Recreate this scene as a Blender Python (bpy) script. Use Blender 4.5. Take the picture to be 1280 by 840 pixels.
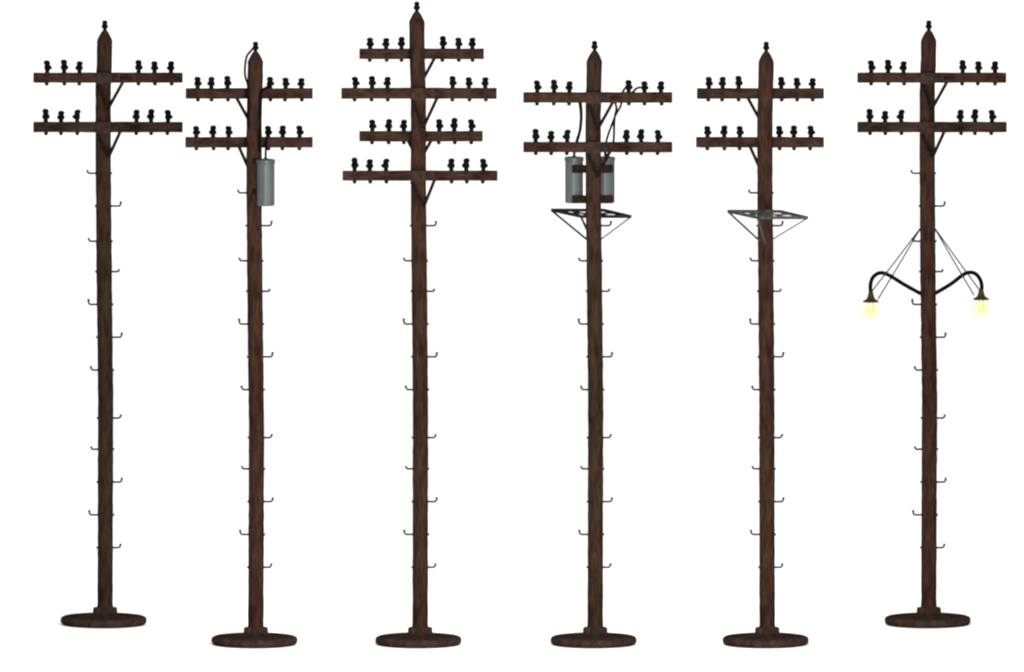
import bpy, bmesh, math, random
from mathutils import Vector, Matrix

S = 0.0003                      # one photo pixel on a model pole is 0.3 mm
PITCH = math.asin(0.094)
SP, CP = math.sin(PITCH), math.cos(PITCH)
random.seed(7)
scene = bpy.context.scene
for o in list(bpy.data.objects):
    bpy.data.objects.remove(o)

# ------------------------------------------------------------------ camera
cd = bpy.data.cameras.new("camera")
cam = bpy.data.objects.new("camera", cd)
scene.collection.objects.link(cam)
cd.type = 'ORTHO'
cd.ortho_scale = 1280 * S
cd.clip_start = 0.001
cd.clip_end = 20
f = Vector((0, CP, -SP)); u = Vector((0, SP, CP))
cam.location = (u * 386 - f * 2200) * S
cam.rotation_euler = (math.radians(90) - PITCH, 0, 0)
scene.camera = cam

# ------------------------------------------------------------------ light
w = bpy.data.worlds.new("World")
scene.world = w
w.use_nodes = True
bg = w.node_tree.nodes["Background"]
bg.inputs[0].default_value = (1.0, 1.0, 1.0, 1)
bg.inputs[1].default_value = 1.18

def area(name, loc, target, size, size_y, energy, col=(1, 1, 1)):
    ld = bpy.data.lights.new(name, 'AREA')
    ld.shape = 'RECTANGLE'; ld.size = size * S; ld.size_y = size_y * S
    ld.energy = energy; ld.color = col
    o = bpy.data.objects.new(name, ld)
    scene.collection.objects.link(o)
    o.location = Vector(loc) * S
    d = (Vector(target) - Vector(loc))
    o.rotation_euler = d.to_track_quat('-Z', 'Y').to_euler()
    return o
area("softbox", (200, -2320, 520), (0, 60, 400), 500, 600, 14.5)

scene.view_settings.view_transform = 'Standard'
scene.view_settings.look = 'None'
scene.view_settings.exposure = 0
scene.view_settings.gamma = 1
scene.render.engine = 'CYCLES'
scene.cycles.max_bounces = 8
scene.cycles.pixel_filter_type = 'BLACKMAN_HARRIS'
scene.cycles.filter_width = 2.3

# ------------------------------------------------------------------ materials
def base_mat(name):
    m = bpy.data.materials.new(name)
    m.use_nodes = True
    nt = m.node_tree
    return m, nt, nt.nodes["Principled BSDF"]

def px_coords(nt, scale):
    tc = nt.nodes.new("ShaderNodeTexCoord")
    mp = nt.nodes.new("ShaderNodeMapping")
    mp.inputs['Scale'].default_value = [k / S for k in scale]
    nt.links.new(tc.outputs['Object'], mp.inputs['Vector'])
    return mp.outputs['Vector']

def noise(nt, vec, scale, detail=3, rough=0.6):
    n = nt.nodes.new("ShaderNodeTexNoise")
    n.inputs['Scale'].default_value = scale
    n.inputs['Detail'].default_value = detail
    n.inputs['Roughness'].default_value = rough
    nt.links.new(vec, n.inputs['Vector'])
    return n.outputs['Fac']

def ramp(nt, fac, stops):
    r = nt.nodes.new("ShaderNodeValToRGB")
    e = r.color_ramp.elements
    e[0].position, e[0].color = stops[0][0], (*stops[0][1], 1)
    e[1].position, e[1].color = stops[-1][0], (*stops[-1][1], 1)
    for p, c in stops[1:-1]:
        k = e.new(p); k.color = (*c, 1)
    nt.links.new(fac, r.inputs['Fac'])
    return r.outputs['Color']

def wood(name, dark, mid, warm, axis='Z', patch=0.02, rough=0.7, spec=0.0):
    """painted plastic wood: long grain streaks over larger tonal patches"""
    m, nt, b = base_mat(name)
    L = 0.14
    grain = {'Z': (1, 1, L), 'X': (L, 1, 1), 'N': (1, 1, 1)}[axis]
    v = px_coords(nt, grain)
    v2 = px_coords(nt, (1, 1, 1))
    n1 = noise(nt, v, 0.42, 4, 0.65)
    n2 = noise(nt, v2, patch, 3, 0.5)
    mx = nt.nodes.new("ShaderNodeMix"); mx.data_type = 'RGBA'
    c1 = ramp(nt, n1, [(0.3, dark), (0.55, mid), (0.74, tuple(k * 1.4 for k in mid))])
    c2 = ramp(nt, n1, [(0.3, dark), (0.55, warm), (0.74, tuple(k * 1.4 for k in warm))])
    st = nt.nodes.new("ShaderNodeMapRange")
    st.inputs['From Min'].default_value = 0.4; st.inputs['From Max'].default_value = 0.6
    nt.links.new(n2, st.inputs['Value'])
    nt.links.new(st.outputs['Result'], mx.inputs['Factor'])
    nt.links.new(c1, mx.inputs['A']); nt.links.new(c2, mx.inputs['B'])
    n3 = noise(nt, px_coords(nt, {'Z': (1, 1, .3), 'X': (.5, 1, 1), 'N': (1, 1, 1)}[axis]), 0.10, 2, 0.5)      # blotches of darker stain
    bl = ramp(nt, n3, [(0.32, (0.60, 0.55, 0.52)), (0.52, (1, 1, 1)), (0.68, (1.22, 1.2, 1.16))])
    ml = nt.nodes.new("ShaderNodeMix"); ml.data_type = 'RGBA'; ml.blend_type = 'MULTIPLY'
    ml.inputs['Factor'].default_value = 1.0
    nt.links.new(mx.outputs['Result'], ml.inputs['A']); nt.links.new(bl, ml.inputs['B'])
    nt.links.new(ml.outputs['Result'], b.inputs['Base Color'])
    bp = nt.nodes.new("ShaderNodeBump")
    bp.inputs['Strength'].default_value = 0.6
    bp.inputs['Distance'].default_value = 0.9 * S
    nt.links.new(n1, bp.inputs['Height'])
    nt.links.new(bp.outputs['Normal'], b.inputs['Normal'])
    b.inputs['Roughness'].default_value = rough
    b.inputs['Specular IOR Level'].default_value = spec
    return m

def plain(name, c, c2=None, rough=0.5, spec=0.3, metal=0.0, sc=0.15):
    m, nt, b = base_mat(name)
    v = px_coords(nt, (1, 1, 1))
    n = noise(nt, v, sc, 3)
    nt.links.new(ramp(nt, n, [(0.35, c), (0.65, c2 or tuple(k * 1.3 for k in c))]), b.inputs['Base Color'])
    b.inputs['Roughness'].default_value = rough
    b.inputs['Specular IOR Level'].default_value = spec
    b.inputs['Metallic'].default_value = metal
    return m

DK = (0.0062, 0.0038, 0.0030)
OLIVE = (0.0142, 0.0094, 0.0060)
RED = (0.0180, 0.0084, 0.0061)
WARM = (0.0166, 0.0090, 0.0061)
M = {
    'shaft_olive': wood("olive_brown_pole", DK, OLIVE, (0.0150, 0.0090, 0.0056)),
    'shaft_red': wood("red_brown_pole", DK, RED, WARM),
    'shaft_mid': wood("brown_pole", DK, WARM, OLIVE, patch=0.012),
    'arm_red': wood("red_brown_crossarm", DK, RED, WARM, 'X'),
    'arm_olive': wood("olive_brown_crossarm", DK, OLIVE, WARM, 'X'),
    'arm_mid': wood("brown_crossarm", DK, WARM, RED, 'X', 0.03),
    'base': wood("brown_base", (0.0120, 0.0078, 0.0060), (0.0175, 0.0108, 0.0080), (0.0195, 0.0116, 0.0090), 'N', rough=0.8, spec=0.0),
    'insulator': plain("black_green_insulator", (0.0010, 0.0013, 0.0010), (0.0024, 0.0028, 0.0022), 0.55, 0.0),
    'brace': plain("black_brace", (0.0028, 0.0019, 0.0016), (0.0062, 0.0042, 0.0035), 0.6, 0.0),
    'rung': plain("dull_grey_steel", (0.003, 0.003, 0.0028), (0.010, 0.010, 0.0095), 0.5, 0.05),
    'can': plain("grey_enamel", (0.027, 0.031, 0.031), (0.034, 0.038, 0.0375), 0.45, 0.12, sc=0.05),
    'can_lid': plain("grey_enamel_lid", (0.022, 0.026, 0.026), (0.030, 0.034, 0.033), 0.45, 0.12, sc=0.05),
    'platform_grey': plain("grey_platform_steel", (0.012, 0.0125, 0.011), (0.032, 0.032, 0.029), 0.55, 0.05),
    'platform_black': plain("black_platform_steel", (0.004, 0.004, 0.004), (0.012, 0.012, 0.011), 0.55, 0.0),
    'bolt': plain("worn_bolt_heads", (0.014, 0.010, 0.008), (0.024, 0.018, 0.015), 0.6, 0.0),
    'block': wood("worn_brown_block", (0.0085, 0.0056, 0.0045), (0.0180, 0.0112, 0.0085), (0.017, 0.0108, 0.0080), 'N', 0.05),
    'clamp': plain("dark_brown_clamp", (0.0045, 0.0028, 0.0024), (0.010, 0.0055, 0.0045), 0.6, 0.0),
    'wire': plain("black_wire", (0.0015, 0.0013, 0.0012), (0.003, 0.0027, 0.0025), 0.5, 0.0),
    'cable': plain("grey_stay_wire", (0.008, 0.008, 0.008), (0.02, 0.02, 0.02), 0.5, 0.05),
    'tube': plain("gloss_black_tube", (0.0008, 0.0008, 0.0008), (0.0014, 0.0014, 0.0014), 0.45, 0.0),
    'shade': plain("dark_bronze_shade", (0.009, 0.0075, 0.004), (0.016, 0.013, 0.007), 0.5, 0.05),
}
def bulb_mat():
    m, nt, b = base_mat("lit_bulb_glass")
    b.inputs['Base Color'].default_value = (0.29, 0.275, 0.19, 1)
    b.inputs['Emission Color'].default_value = (1.0, 0.92, 0.50, 1)
    b.inputs['Emission Strength'].default_value = 0.12
    b.inputs['Roughness'].default_value = 0.3
    return m
M['bulb'] = bulb_mat()
def halo_mat():  # bulb's bloom painted as a blue-absorbing volume, yellow at the centre
    m = bpy.data.materials.new("painted_halo_volume")
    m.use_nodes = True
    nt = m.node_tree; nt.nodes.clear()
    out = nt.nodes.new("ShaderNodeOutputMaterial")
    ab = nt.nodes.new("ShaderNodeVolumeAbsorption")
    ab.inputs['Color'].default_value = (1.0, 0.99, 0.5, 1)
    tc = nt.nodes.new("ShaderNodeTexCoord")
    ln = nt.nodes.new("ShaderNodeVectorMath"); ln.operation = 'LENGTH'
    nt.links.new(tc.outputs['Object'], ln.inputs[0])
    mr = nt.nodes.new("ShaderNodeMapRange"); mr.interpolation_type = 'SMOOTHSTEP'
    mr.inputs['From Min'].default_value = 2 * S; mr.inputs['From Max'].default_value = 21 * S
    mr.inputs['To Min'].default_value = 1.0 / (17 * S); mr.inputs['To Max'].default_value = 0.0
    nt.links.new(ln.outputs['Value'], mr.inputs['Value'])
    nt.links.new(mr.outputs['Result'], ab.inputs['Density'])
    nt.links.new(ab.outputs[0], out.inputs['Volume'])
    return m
M['halo'] = halo_mat()
def paper():
    m, nt, b = base_mat("white_backdrop_paper")
    v = px_coords(nt, (1, 1, 1))
    nt.links.new(ramp(nt, noise(nt, v, 0.01), [(0.3, (0.90, 0.90, 0.90)), (0.7, (0.92, 0.92, 0.92))]), b.inputs['Base Color'])
    b.inputs['Roughness'].default_value = 0.9
    b.inputs['Specular IOR Level'].default_value = 0.1
    return m
M['paper'] = paper()

# ------------------------------------------------------------------ mesh helpers (photo-pixel units)
def obj(name, bm, mat, parent=None, smooth=True, origin=None):
    if origin is not None:
        for v in bm.verts: v.co -= Vector(origin)
    for v in bm.verts: v.co *= S
    bmesh.ops.recalc_face_normals(bm, faces=bm.faces)
    me = bpy.data.meshes.new(name)
    bm.to_mesh(me); bm.free()
    me.materials.append(mat)
    if smooth:
        me.polygons.foreach_set('use_smooth', [True] * len(me.polygons))
        me.set_sharp_from_angle(angle=math.radians(42))
    o = bpy.data.objects.new(name, me)
    scene.collection.objects.link(o)
    if parent is not None: o.parent = parent
    if origin is not None: o.location = Vector(origin) * S
    return o

def lathe(bm, cx, cy, prof, seg=32, jit=0.0, off=None, rot=0.0):
    """prof: (r, z) from bottom to top; off(z) -> x shift"""
    rings = []
    for r, z in prof:
        dx = off(z) if off else 0.0
        ring = []
        for k in range(seg):
            a = 2 * math.pi * k / seg + rot
            rr = r + (random.uniform(-jit, jit) if jit else 0)
            ring.append(bm.verts.new((cx + dx + rr * math.cos(a), cy + rr * math.sin(a), z)))
        rings.append(ring)
    for a, b in zip(rings, rings[1:]):
        for k in range(seg):
            bm.faces.new((a[k], a[(k + 1) % seg], b[(k + 1) % seg], b[k]))
    bm.faces.new(rings[0][::-1]); bm.faces.new(rings[-1])

def tube(bm, pts, r, seg=8, taper=None):
    pts = [Vector(p) for p in pts]
    rings = []
    for i, p in enumerate(pts):
        t = (pts[min(i + 1, len(pts) - 1)] - pts[max(i - 1, 0)]).normalized()
        n = t.cross(Vector((0, 1, 0)))
        if n.length < 0.2: n = t.cross(Vector((1, 0, 0)))
        n.normalize(); b = t.cross(n)
        rr = taper[i] if taper else r
        rings.append([bm.verts.new(p + (n * math.cos(2 * math.pi * k / seg) + b * math.sin(2 * math.pi * k / seg)) * rr) for k in range(seg)])
    for a, c in zip(rings, rings[1:]):
        for k in range(seg):
            bm.faces.new((a[k], a[(k + 1) % seg], c[(k + 1) % seg], c[k]))
    bm.faces.new(rings[0][::-1]); bm.faces.new(rings[-1])

def smooth_path(pts, n=5):
    """Catmull-Rom through the points"""
    P = [Vector(p) for p in pts]
    P = [P[0] * 2 - P[1]] + P + [P[-1] * 2 - P[-2]]
    out = []
    for i in range(1, len(P) - 2):
        for k in range(n):
            t = k / n
            a, b, c, d = P[i - 1], P[i], P[i + 1], P[i + 2]
            out.append(0.5 * ((2 * b) + (c - a) * t + (2 * a - 5 * b + 4 * c - d) * t * t + (3 * b - a - 3 * c + d) * t ** 3))
    out.append(P[-2])
    return out

def box(bm, x0, x1, y0, y1, z0, z1, bev=0.6, nx=1, jit=0.0):
    """beam along x with chamfered long edges, nx sections of slight unevenness"""
    b = bev
    sec = [(y0 + b, z0), (y1 - b, z0), (y1, z0 + b), (y1, z1 - b), (y1 - b, z1), (y0 + b, z1), (y0, z1 - b), (y0, z0 + b)]
    rings = []
    cy, cz = (y0 + y1) / 2, (z0 + z1) / 2
    xs = [x0, x0 + b] + [x0 + (x1 - x0) * k / nx for k in range(1, nx)] + [x1 - b, x1]
    for i, x in enumerate(xs):
        k = 1.0
        if i in (0, len(xs) - 1): k = 1 - b * 1.2 / max(y1 - y0, 1)
        rings.append([bm.verts.new((x, cy + (y - cy) * k + random.uniform(-jit, jit), cz + (z - cz) * k + random.uniform(-jit, jit))) for y, z in sec])
    for a, c in zip(rings, rings[1:]):
        for q in range(8):
            bm.faces.new((a[q], a[(q + 1) % 8], c[(q + 1) % 8], c[q]))
    bm.faces.new(rings[0][::-1]); bm.faces.new(rings[-1])

def bar(bm, p, q, wdt, thk):
    """flat bar from p to q, thk measured along world y"""
    p, q = Vector(p), Vector(q)
    t = (q - p).normalized()
    n = t.cross(Vector((0, 1, 0))).normalized() * wdt / 2
    y = n.cross(t).normalized() * thk / 2
    vs = []
    for e in (p, q):
        vs.append([bm.verts.new(e + n * a + y * b) for a, b in ((1, 1), (-1, 1), (-1, -1), (1, -1))])
    for k in range(4):
        bm.faces.new((vs[0][k], vs[0][(k + 1) % 4], vs[1][(k + 1) % 4], vs[1][k]))
    bm.faces.new(vs[0][::-1]); bm.faces.new(vs[1])

def interp(tab, v):
    tab = sorted(tab)
    if v <= tab[0][0]: return tab[0][1]
    for (a, x), (b, y) in zip(tab, tab[1:]):
        if v <= b:
            return x + (y - x) * (v - a) / (b - a)
    return tab[-1][1]

# ------------------------------------------------------------------ setting: seamless white sweep
def backdrop():
    bm = bmesh.new()
    prof = [(-3200, 0), (5000, 0)]
    R = 500
    for k in range(1, 13):
        a = math.pi / 2 * k / 12
        prof.append((5000 + R * math.sin(a), R - R * math.cos(a)))
    prof.append((5500, 3600))
    rows = [[bm.verts.new((x, y, z)) for x in (-4500, 4500)] for y, z in prof]
    for a, b in zip(rows, rows[1:]):
        bm.faces.new((a[0], a[1], b[1], b[0]))
    o = obj("floor", bm, M['paper'])
    o['kind'] = 'structure'
backdrop()

# ------------------------------------------------------------------ the pole
class Pole:
    def __init__(self, px, ground, label, shaft_pts, tip_y, shaft_mat, base_px=None):
        """px: base x in the photo frame; ground: photo row of the ground contact"""
        self.px, self.gy = px, ground
        self.root = bpy.data.objects.new("telephone_pole", None)
        scene.collection.objects.link(self.root)
        self.root.empty_display_size = 0.01
        self.root.location = ((px - 640) * S, (806 - ground) / SP * S, 0)
        self.root['label'] = label
        self.root['category'] = "telephone pole"
        self.root['group'] = "model telephone poles standing in a row"
        r = self.root
        self.path = [(self.z(y), x - px) for y, x in shaft_pts]
        off = lambda z: interp(self.path, z)
        self.off = off
        # base disc with collar
        bm = bmesh.new()
        lathe(bm, 0, 0, [(48, 0), (51.4, 0.8), (53.4, 2.8), (53.9, 5.0), (53.9, 7.4), (52.8, 9.6), (50, 10.9), (44, 11.7), (32, 12.6), (19.5, 14.0)], 96)
        obj("base", bm, M['base'], r)
        bm = bmesh.new()
        lathe(bm, off(10), 0, [(17.5, 12.0), (15.8, 14.0), (15.4, 16), (15.2, 20.6), (14.3, 22.2), (11.5, 22.6)], 48)
        for v in bm.verts: v.co.y *= 0.62
        obj("collar", bm, M['base'], r)
        # shaft, slightly wavy like carved timber, tapering into a pencil point
        zt = self.z(tip_y)
        self.tip = zt
        bm = bmesh.new()
        prof = [(11.6, 11.0), (11.2, 14.0), (10.6, 19.0), (10.1, 23.0)]
        z = 28.0
        while z < zt - 14:
            prof.append((9.75 + random.uniform(-.22, .22), z)); z += 9
        prof += [(10.0, zt - 14), (9.5, zt - 11.5), (8.2, zt - 8.5), (6.7, zt - 5.5), (5.1, zt - 2.5), (3.6, zt - 0.4), (2.6, zt + 0.6)]
        lathe(bm, 0, 0, prof, 28, 0.13, off)
        obj("shaft", bm, shaft_mat, r)
        bm = bmesh.new()
        self.insul(bm, off(zt), 0, zt, 13.0, 0.0, nub=False, k=0.86)
        obj("insulator", bm, M['insulator'], r)

    def z(self, y, depth=0.0):
        return (self.gy - y - depth * SP) / CP

    def P(self, x, y, depth=0.0):
        """photo position at a depth behind the pole axis -> pole-local point"""
        return Vector((x - self.px, depth, self.z(y, depth)))

    def insul(self, bm, x, dpt, z0, h, lean, nub=True, k=1.0, low=14.0, nubx=0.0):
        s = h / 15.5
        prof = [(2.6, -1.0), (2.5, 3.0), (3.2, 3.8), (4.4, 4.8), (4.6, 6.4), (4.2, 8.0), (3.3, 9.4), (3.0, 10.2), (3.6, 11.0), (3.8, 12.4), (3.4, 14.2), (1.9, 15.6)]
        prof = [(r * k * 1.1, z0 + z * s) for r, z in prof]
        def off(z):
            t = (z - z0) / h
            return lean * (1.3 * math.exp(-((t - .42) / .2) ** 2) - 0.5 * max(0, t - .6) * 2)
        lathe(bm, x, dpt, prof, 18, 0.12, off)
        if nub:
            lathe(bm, x + nubx, dpt, [(1.5, z0 - low - 3.8), (2.3, z0 - low - 3.1), (2.5, z0 - low - 1.2), (2.7, z0 - low + 1.5)], 14)

    def arm(self, x0, x1, ytop, ybot, ins, mat, front=True, brace=None, tops=None):
        d = -12.2 if front else 12.2
        hd = 4.6
        zt, zb = self.z(ytop + 0.4, d), self.z(ybot + 0.2, d)
        bm = bmesh.new()
        box(bm, x0 - self.px, x1 - self.px, d - hd, d + hd, zb, zt, 0.9, 16, 0.24)
        for (x, top, lean) in ins:        # moulded bosses round each pin
            lathe(bm, x - self.px, d - hd + 2.1, [(2.0, zb - .25), (2.9, zb + 1.5), (2.9, zt - 1.5), (2.0, zt + .25)], 14)
        a = obj("crossarm", bm, mat, self.root)
        if front:                         # saddle block holding the arm to the pole
            c = self.off((zt + zb) / 2)
            bm = bmesh.new()
            box(bm, c - 9.3, c + 9.5, d - hd - 1.7, d + 2, zb - 1.2, zt + 0.9, 0.9)
            box(bm, c + 11.5, c + 20, d - hd - 1.1, d + 2, zb + 1.0, zt - 0.8, 0.9)
            obj("mounting_block", bm, M['block'], a)
            for bx, bz in ((c + 5.5, zb + 5.2), (c - 4.5, zb + 7.6), (c + 15.5, zb + 5.8)):
                bm = bmesh.new()
                m = Matrix.Translation((bx, d - hd - 1.9, bz)) @ Matrix.Rotation(math.pi / 2, 4, 'X')
                bmesh.ops.create_cone(bm, cap_ends=True, segments=10, radius1=1.3, radius2=1.0, depth=1.2, matrix=m)
                obj("bolt", bm, M['bolt'], a)
        for (x, top, lean) in ins:
            bm = bmesh.new()
            h = (self.z(top, d) - zt)
            self.insul(bm, x - self.px, d, zt, h, lean, low=zt - zb, nubx=random.uniform(-.8, .8))
            obj("insulator", bm, M['insulator'], a)
        if brace:
            dd = d + (-1.0 if front else 1.0)
            da = -10.6 if front else 10.6
            (lx, ly), (ax, ay), (rx, ry) = brace
            for ex, ey in ((lx, ly), (rx, ry)):
                bm = bmesh.new()
                bar(bm, self.P(ex, ey - 2, dd), self.P(ax, ay, da), 4.1, 1.9)
                obj("brace", bm, M['brace'], a, smooth=False)
        return a

    def rungs(self, dy, skip=()):
        # (side, row, reach beyond the pole face, hook height) in the frame of the left-hand pole
        for side, y, reach, hook in ((-1, 216, 10.5, 4), (1, 257, 12, 6), (-1, 301, 9.5, 4), (1, 339, 9, 3), (-1, 380, 10.5, 7), (1, 421, 11.5, 6),
                                     (-1, 462, 8.5, 5), (1, 522, 9.5, 4.5), (-1, 561, 8.5, 3.5), (1, 602, 11, 5.5), (-1, 643, 10.5, 6), (1, 684, 9.5, 5)):
            if (side, y) in skip: continue
            z = self.z(y + dy + 0.5, -2)
            c = self.off(z)
            e = c + side * (9.6 + reach)
            cv = min(2.6, hook * .6)
            pts = [(c - side * 11.3, -2, z), (c + side * 9, -2, z)]
            pts += smooth_path([(c + side * 11, -2, z), (e - side * cv, -2.4, z + .1), (e - side * .4, -2.8, z + cv * .8), (e, -3, z + hook)], 4)
            bm = bmesh.new()
            n = len(pts)
            tube(bm, pts, 0.8, 8, [1.4] * 2 + [1.25] * (n - 5) + [1.45, 1.7, 1.7])
            obj("step_rung", bm, M['rung'], self.root)

    def wire(self, pts, name="wire", r=0.75, mat='wire', parent=None):
        bm = bmesh.new()
        tube(bm, smooth_path([self.P(*p) for p in pts], 6), r, 8)
        obj(name, bm, M[mat], parent or self.root)

    def transformer(self, x, ytop, ybot, depth, r=11.4, bracket_in_front=False):
        z1, z0 = self.z(ytop, depth), self.z(ybot, depth)
        X = x - self.px
        rot = math.radians(-97)
        bm = bmesh.new()
        # eight soft facets, the front edge slightly right of centre
        seg = 32
        def ring(rr, z):
            out = []
            for k in range(seg):
                a = 2 * math.pi * k / seg + rot
                m = (a - rot) % (math.pi / 4)
                fct = math.cos(math.pi / 8) / math.cos(m - math.pi / 8)
                fct = 0.8 * fct + 0.2
                out.append(bm.verts.new((X + rr * fct * math.cos(a), depth + rr * fct * math.sin(a), z)))
            return out
        rows = [ring(q, z) for q, z in ((r - .9, z0), (r - .1, z0 + .7), (r, z0 + 1.6), (r, z1 - 3))]
        for a, b in zip(rows, rows[1:]):
            for k in range(seg): bm.faces.new((a[k], a[(k + 1) % seg], b[(k + 1) % seg], b[k]))
        bm.faces.new(rows[0][::-1]); bm.faces.new(rows[-1])
        t = obj("transformer", bm, M['can'], self.root)
        bm = bmesh.new()
        lathe(bm, X, depth, [(r + .1, z1 - 5.5), (r + .7, z1 - 4.9), (r + .7, z1 - .8), (r + .1, z1 - .2), (r - 3, z1 + .3), (2, z1 + .6)], 40)
        obj("lid", bm, M['can_lid'], t)
        bm = bmesh.new()
        lathe(bm, X, depth, [(1.9, z1), (2.1, z1 + 1.5), (1.4, z1 + 2.6), (1.5, z1 + 4.6), (.9, z1 + 6)], 14)
        obj("bushing", bm, M['insulator'], t)
        # two clamps to the pole
        for yy in (ytop + 14, ytop + 52):
            bm = bmesh.new()
            zz = self.z(yy, depth)
            c = self.off(zz)
            if bracket_in_front:
                sgn = 1 if X > c else -1
                xa, xb = sorted((c + sgn * 6, X + (sgn * 9.5 if sgn > 0 else -2.5)))
                box(bm, xa, xb, depth - r - 3.6, depth - r + 1.6, zz - 5, zz + 5, 1.0)
            else:
                sgn = 1 if X > c else -1
                xa, xb = sorted((c - sgn * 1, X - sgn * 4))
                box(bm, xa, xb, depth, depth + 5, zz - 3.4 + 11, zz + 3.4 + 11 - 0, 0.8)
            obj("clamp", bm, M['clamp'] if bracket_in_front else M['brace'], t)
        return t

    def platform(self, xc, yc, dc, mat, struts):
        """open steel working platform: a skewed frame, cross slats, struts down to the pole"""
        A, B, C, E = (-48.5, 12), (16, 50), (49.5, -14), (-12, -50)
        def L(p): # local plan point -> pole-local 3D, right-hand end sagging
            x, d = p
            return Vector((xc - self.px + x, dc + d, self.z(yc, dc) - 0.058 * x))
        bm = bmesh.new()
        for p, q in ((A, B), (B, C), (C, E), (E, A)):
            bar(bm, L(p), L(q), 3.7, 3.6)
        pf = obj("platform", bm, M[mat], self.root, smooth=False)
        for t in (0.3, 0.62):
            p = (A[0] + (B[0] - A[0]) * t, A[1] + (B[1] - A[1]) * t)
            q = (E[0] + (C[0] - E[0]) * t, E[1] + (C[1] - E[1]) * t)
            bm = bmesh.new(); bar(bm, L(p), L(q), 1.8, 2.4)
            obj("slat", bm, M[mat], pf, smooth=False)
        bm = bmesh.new()
        a = ((A[0] + E[0]) / 2, (A[1] + E[1]) / 2); b = ((B[0] + C[0]) / 2, (B[1] + C[1]) / 2)
        bar(bm, L(a), L(b), 1.6, 2.4)
        obj("slat", bm, M[mat], pf, smooth=False)
        for key, (px, py, pd), wd in struts:
            c = {'A': A, 'B': B, 'C': C, 'E': E}[key]
            bm = bmesh.new()
            tube(bm, [L(c) + Vector((0, 0, -1)), self.P(px, py, pd)], wd, 8)
            obj("strut", bm, M[mat], pf)
        return pf

# insulator rows as (x, top row, sideways lean)
def ins_a(dx, dy):
    up = [(58.8, 75.5, 1.1), (80, 74.5, .5), (99.5, 76.5, -.6), (173.2, 75, .4), (193, 76.5, .3), (213.8, 76.5, -.4)]
    lo = [(57, 136, .4), (76.4, 138.5, -.3), (96.8, 137, -1.3), (170.7, 137, -.4), (189, 136.3, -.7), (209.8, 137.3, 1.1)]
    return ([(x + dx, y + dy, l) for x, y, l in up], [(x + dx, y + dy, l) for x, y, l in lo])
def ins_b(dx, dy):
    up = [(247, 96, .5), (264.3, 96, -.4), (284.2, 94.8, .5), (337.5, 96, .5), (357, 97, .5), (376.8, 97.5, -.5)]
    lo = [(245.2, 157.5, .5), (266.4, 156.8, -.5), (285.7, 157.5, .5), (335, 157.3, .6), (353.4, 156.8, -.3), (374.3, 157, .9)]
    return ([(x + dx, y + dy, l) for x, y, l in up], [(x + dx, y + dy, l) for x, y, l in lo])

# 1 - plain pole, two long crossarms
p = Pole(129.5, 781, "plain brown pole with two crossarms and no other fittings, at the far left",
         [(38, 131), (80, 130.4), (110, 129), (200, 129), (350, 130.3), (500, 132.1), (740, 131.4)], 38.5, M['shaft_olive'])
U, Lo = ins_a(0, 0)
p.arm(41.5, 228.5, 90.5, 103, U, M['arm_red'], True, ((122.5, 104), (134.5, 137), (155, 102)))
p.arm(41.5, 228.5, 152, 165, Lo, M['arm_olive'], True, ((121, 168), (136, 196), (151, 165)))
p.rungs(0)

# 2 - pole with one grey transformer
p = Pole(318, 806, "brown pole with a single grey transformer can on its shaft under two crossarms",
         [(64, 319.4), (90, 319.2), (150, 317.6), (250, 317.6), (400, 319), (540, 320.7), (780, 319.8)], 65, M['shaft_red'])
U, Lo = ins_b(0, 0)
p.arm(232, 391, 110, 123, U, M['arm_mid'], False, ((295, 123), (311, 150), (325, 123)))
p.arm(231.5, 391, 171, 184, Lo, M['arm_mid'], False, ((298, 184), (311, 211), (325, 184)))
p.transformer(332, 199, 257, -15)
p.wire([(318, 59, -4), (314, 63, -7), (308.3, 71, -8), (306.2, 84, -8), (306.6, 96, -8), (309.8, 107, -8), (310.5, 130, -8.5), (310.5, 160, -8)], r=1.5)
p.wire([(337, 104, 8), (334, 109, -2), (329, 112, -6), (325.6, 118, -8), (325, 140, -8.5), (325.4, 158, -8.5), (324, 170, -9), (324.5, 190, -9)], r=1.9)
p.wire([(333.5, 170, 8), (332.8, 180, 2), (332.3, 188, -12), (332, 196, -15)], r=1.5)
p.rungs(24.5)

# 3 - pole with four crossarms
p = Pole(523, 806, "tallest brown pole, the only one carrying four crossarms one above another",
         [(14, 521), (60, 521.2), (120, 523), (240, 523), (360, 524.3), (510, 525.6), (780, 525.2)], 15, M['shaft_red'])
p.arm(449, 605, 60.5, 73.5, [(462.6, 47, .2), (482.7, 47.5, -.4), (502, 46, -.3), (553.7, 45, .4), (573, 47, .5), (590.5, 47, -.3)], M['arm_red'], False, ((514, 73), (529, 99), (544, 73)))
p.arm(426.5, 621, 109.5, 123, [(443.8, 96, 1.2), (465, 95, .4), (484.5, 96, -.5), (565.7, 95, .5), (586, 96.5, .4), (606.7, 96.5, -.4)], M['arm_mid'], True, ((514.5, 124), (529, 160), (547, 123)))
p.arm(449, 603.5, 163.5, 176.5, [(465.3, 149.5, .6), (486.3, 148.8, -.5), (505, 149.5, -.6), (549, 148.8, .6), (568, 147.3, -.4), (589, 149, 1)], M['arm_olive'], False, ((509, 176), (524, 202), (540, 176)))
p.arm(428, 622, 213, 225.5, [(443.2, 197, .4), (462.3, 199, -.3), (482.7, 198.3, -1.3), (564.2, 198, -.4), (583, 197.8, -.8), (604, 198.3, 1)], M['arm_red'], True, ((514, 229), (530, 258), (544, 225)))
p.rungs(24.5, skip=((-1, 216),))

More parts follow.
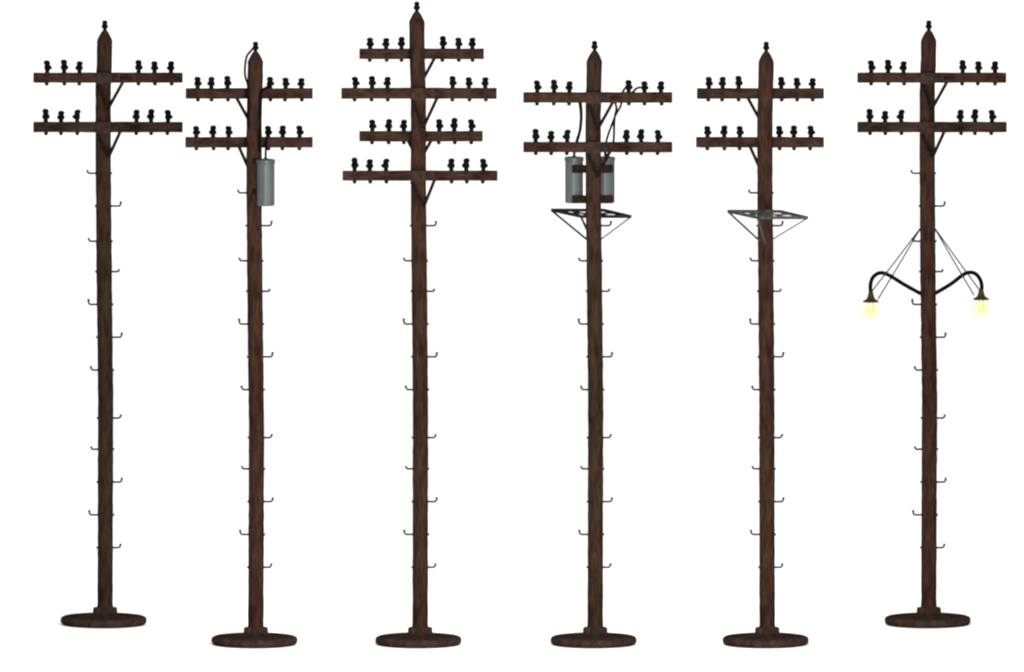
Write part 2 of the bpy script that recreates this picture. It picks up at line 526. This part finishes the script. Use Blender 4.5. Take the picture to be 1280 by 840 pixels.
# 4 - pole with two transformers and platform
p = Pole(742, 806, "brown pole with two grey transformer cans and a black work platform behind its shaft",
         [(64, 743.2), (90, 742.6), (150, 741.4), (250, 741.6), (330, 742.8), (500, 744.6), (780, 744.0)], 64, M['shaft_mid'])
U, Lo = ins_a(612.5, 25)
p.arm(654, 840.5, 115, 128, U, M['arm_mid'], True, ((735, 129), (747, 162), (767.5, 127)))
p.arm(654, 840.5, 177, 190, Lo, M['arm_red'], True, ((734, 193), (747, 221), (763, 190)))
p.transformer(717.6, 196, 253.5, 26, bracket_in_front=True)
p.transformer(757, 196, 253.5, 26, bracket_in_front=True)
p.wire([(722.5, 118, -5), (724.5, 130, 2), (726, 145, 8), (724.5, 163, 12), (721, 175, 16), (717.6, 191, 26)], r=1.5)
p.wire([(725, 118, -5), (727, 132, 2), (727.6, 147, 8), (726, 163, 14), (722, 178, 20), (718.4, 193, 26)], r=0.9)
p.wire([(785, 106, -12), (780, 112, -6), (777, 120, 0), (776, 132, 0), (770, 143, 2), (764, 158, 6), (758, 176, 14), (756, 193, 26)], r=1.45)
p.wire([(800, 109, -12), (795, 111, -6), (791, 115, 0), (781, 121, 2), (770, 127, 2), (770.5, 136, 1), (768, 150, 3), (767, 176, 12), (763, 190, 20), (758.5, 194, 26)], r=1.5)
p.platform(738.5, 266.5, 64, 'platform_black', (('A', (735, 300.5, 7), 1.35), ('E', (738, 297, 8), 1.5), ('C', (750, 300, 7), 0.85)))
p.rungs(24.5, skip=((-1, 216),))

# 5 - pole with platform only
p = Pole(957, 806, "brown pole with an open grey work platform fixed across its front and no transformers",
         [(64, 957.8), (90, 957.6), (150, 956), (250, 956.2), (310, 957), (500, 958.5), (780, 959)], 65, M['shaft_red'])
U, Lo = ins_b(639, 0)
p.arm(871, 1030, 110, 123, U, M['arm_olive'], False, ((934, 123), (950, 150), (964, 123)))
p.arm(870, 1030, 171, 184, Lo, M['arm_red'], False, ((937, 184), (950, 211), (964, 184)))
p.platform(959, 268, -64, 'platform_grey', (('A', (949, 300.5, -7), 1.35), ('E', (957, 304, -10), 1.4), ('C', (966, 299, -7), 0.85)))
p.rungs(24.5)

# 6 - pole with two lamps
p = Pole(1159.5, 781, "brown pole with two lit gooseneck lamps on curved black tubes, at the far right",
         [(38, 1161), (80, 1160.4), (110, 1159), (200, 1159), (350, 1160), (500, 1162), (740, 1161)], 38.5, M['shaft_red'])
U, Lo = ins_a(1030, 0)
p.arm(1071.5, 1258, 90.5, 103, U, M['arm_mid'], True, ((1152.5, 104), (1164.5, 137), (1185, 102)))
p.arm(1071.5, 1258.5, 152, 165, Lo, M['arm_olive'], True, ((1151, 168), (1166, 196), (1181, 165)))
def lamp(p, pts, bx, by, stays, tops):
    bm = bmesh.new()
    tube(bm, smooth_path([p.P(x, y, d) for x, y, d in pts], 6), 2.5, 14)
    t = obj("lamp_tube", bm, M['tube'], p.root)
    X, Z = bx - p.px, p.z(by)
    bm = bmesh.new()
    lathe(bm, X, 0, [(10.0, Z - 1.6), (10.2, Z - .4), (8.6, Z + .6), (5.6, Z + 2.4), (4.4, Z + 4.6), (3.8, Z + 7), (3.2, Z + 10), (2.5, Z + 12)], 32)
    obj("lamp_shade", bm, M['shade'], t)
    bm = bmesh.new()
    lathe(bm, X, 0, [(1.6, Z - 17), (3.6, Z - 15.6), (4.4, Z - 13), (4.0, Z - 9.5), (2.7, Z - 6.5), (2.5, Z - 1.8)], 24)
    obj("bulb", bm, M['bulb'], t)
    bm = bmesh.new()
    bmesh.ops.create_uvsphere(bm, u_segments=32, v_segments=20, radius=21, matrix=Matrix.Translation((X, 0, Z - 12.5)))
    obj("painted_halo", bm, M['halo'], t, origin=(X, 0, Z - 12.5))  # added sphere carrying the painted halo, not a glass part of the lamp
    for (x0, y0, d0), (x1, y1, d1) in stays:
        bm = bmesh.new()
        tube(bm, [p.P(x0, y0, d0), p.P((x0 + x1) / 2, (y0 + y1) / 2 + .6, (d0 + d1) / 2), p.P(x1, y1, d1)], 0.9, 8)
        obj("stay_wire", bm, M['cable'], t)
lamp(p, [(1156, 368, 0), (1150, 366.5, 0), (1130, 355.5, 0), (1113, 345, 0), (1104, 341.3, 0), (1097, 342, 0), (1091, 347, 0), (1088.2, 355, 0), (1088, 364, 0)],
     1088.5, 376, [((1152, 283, -4), (1090, 364, -3)), ((1152, 283, 4), (1097.5, 374, 5))], None)
lamp(p, [(1166, 368, 0), (1172, 365, 0), (1190, 354, 0), (1203, 344, 0), (1211, 340.6, 0), (1219, 342, 0), (1225, 349, 0), (1227.2, 357, 0), (1226.8, 364, 0)],
     1226.4, 373, [((1167, 283, -4), (1217.5, 369, -4)), ((1167, 283, 4), (1224, 362, 3))], None)
p.rungs(0)
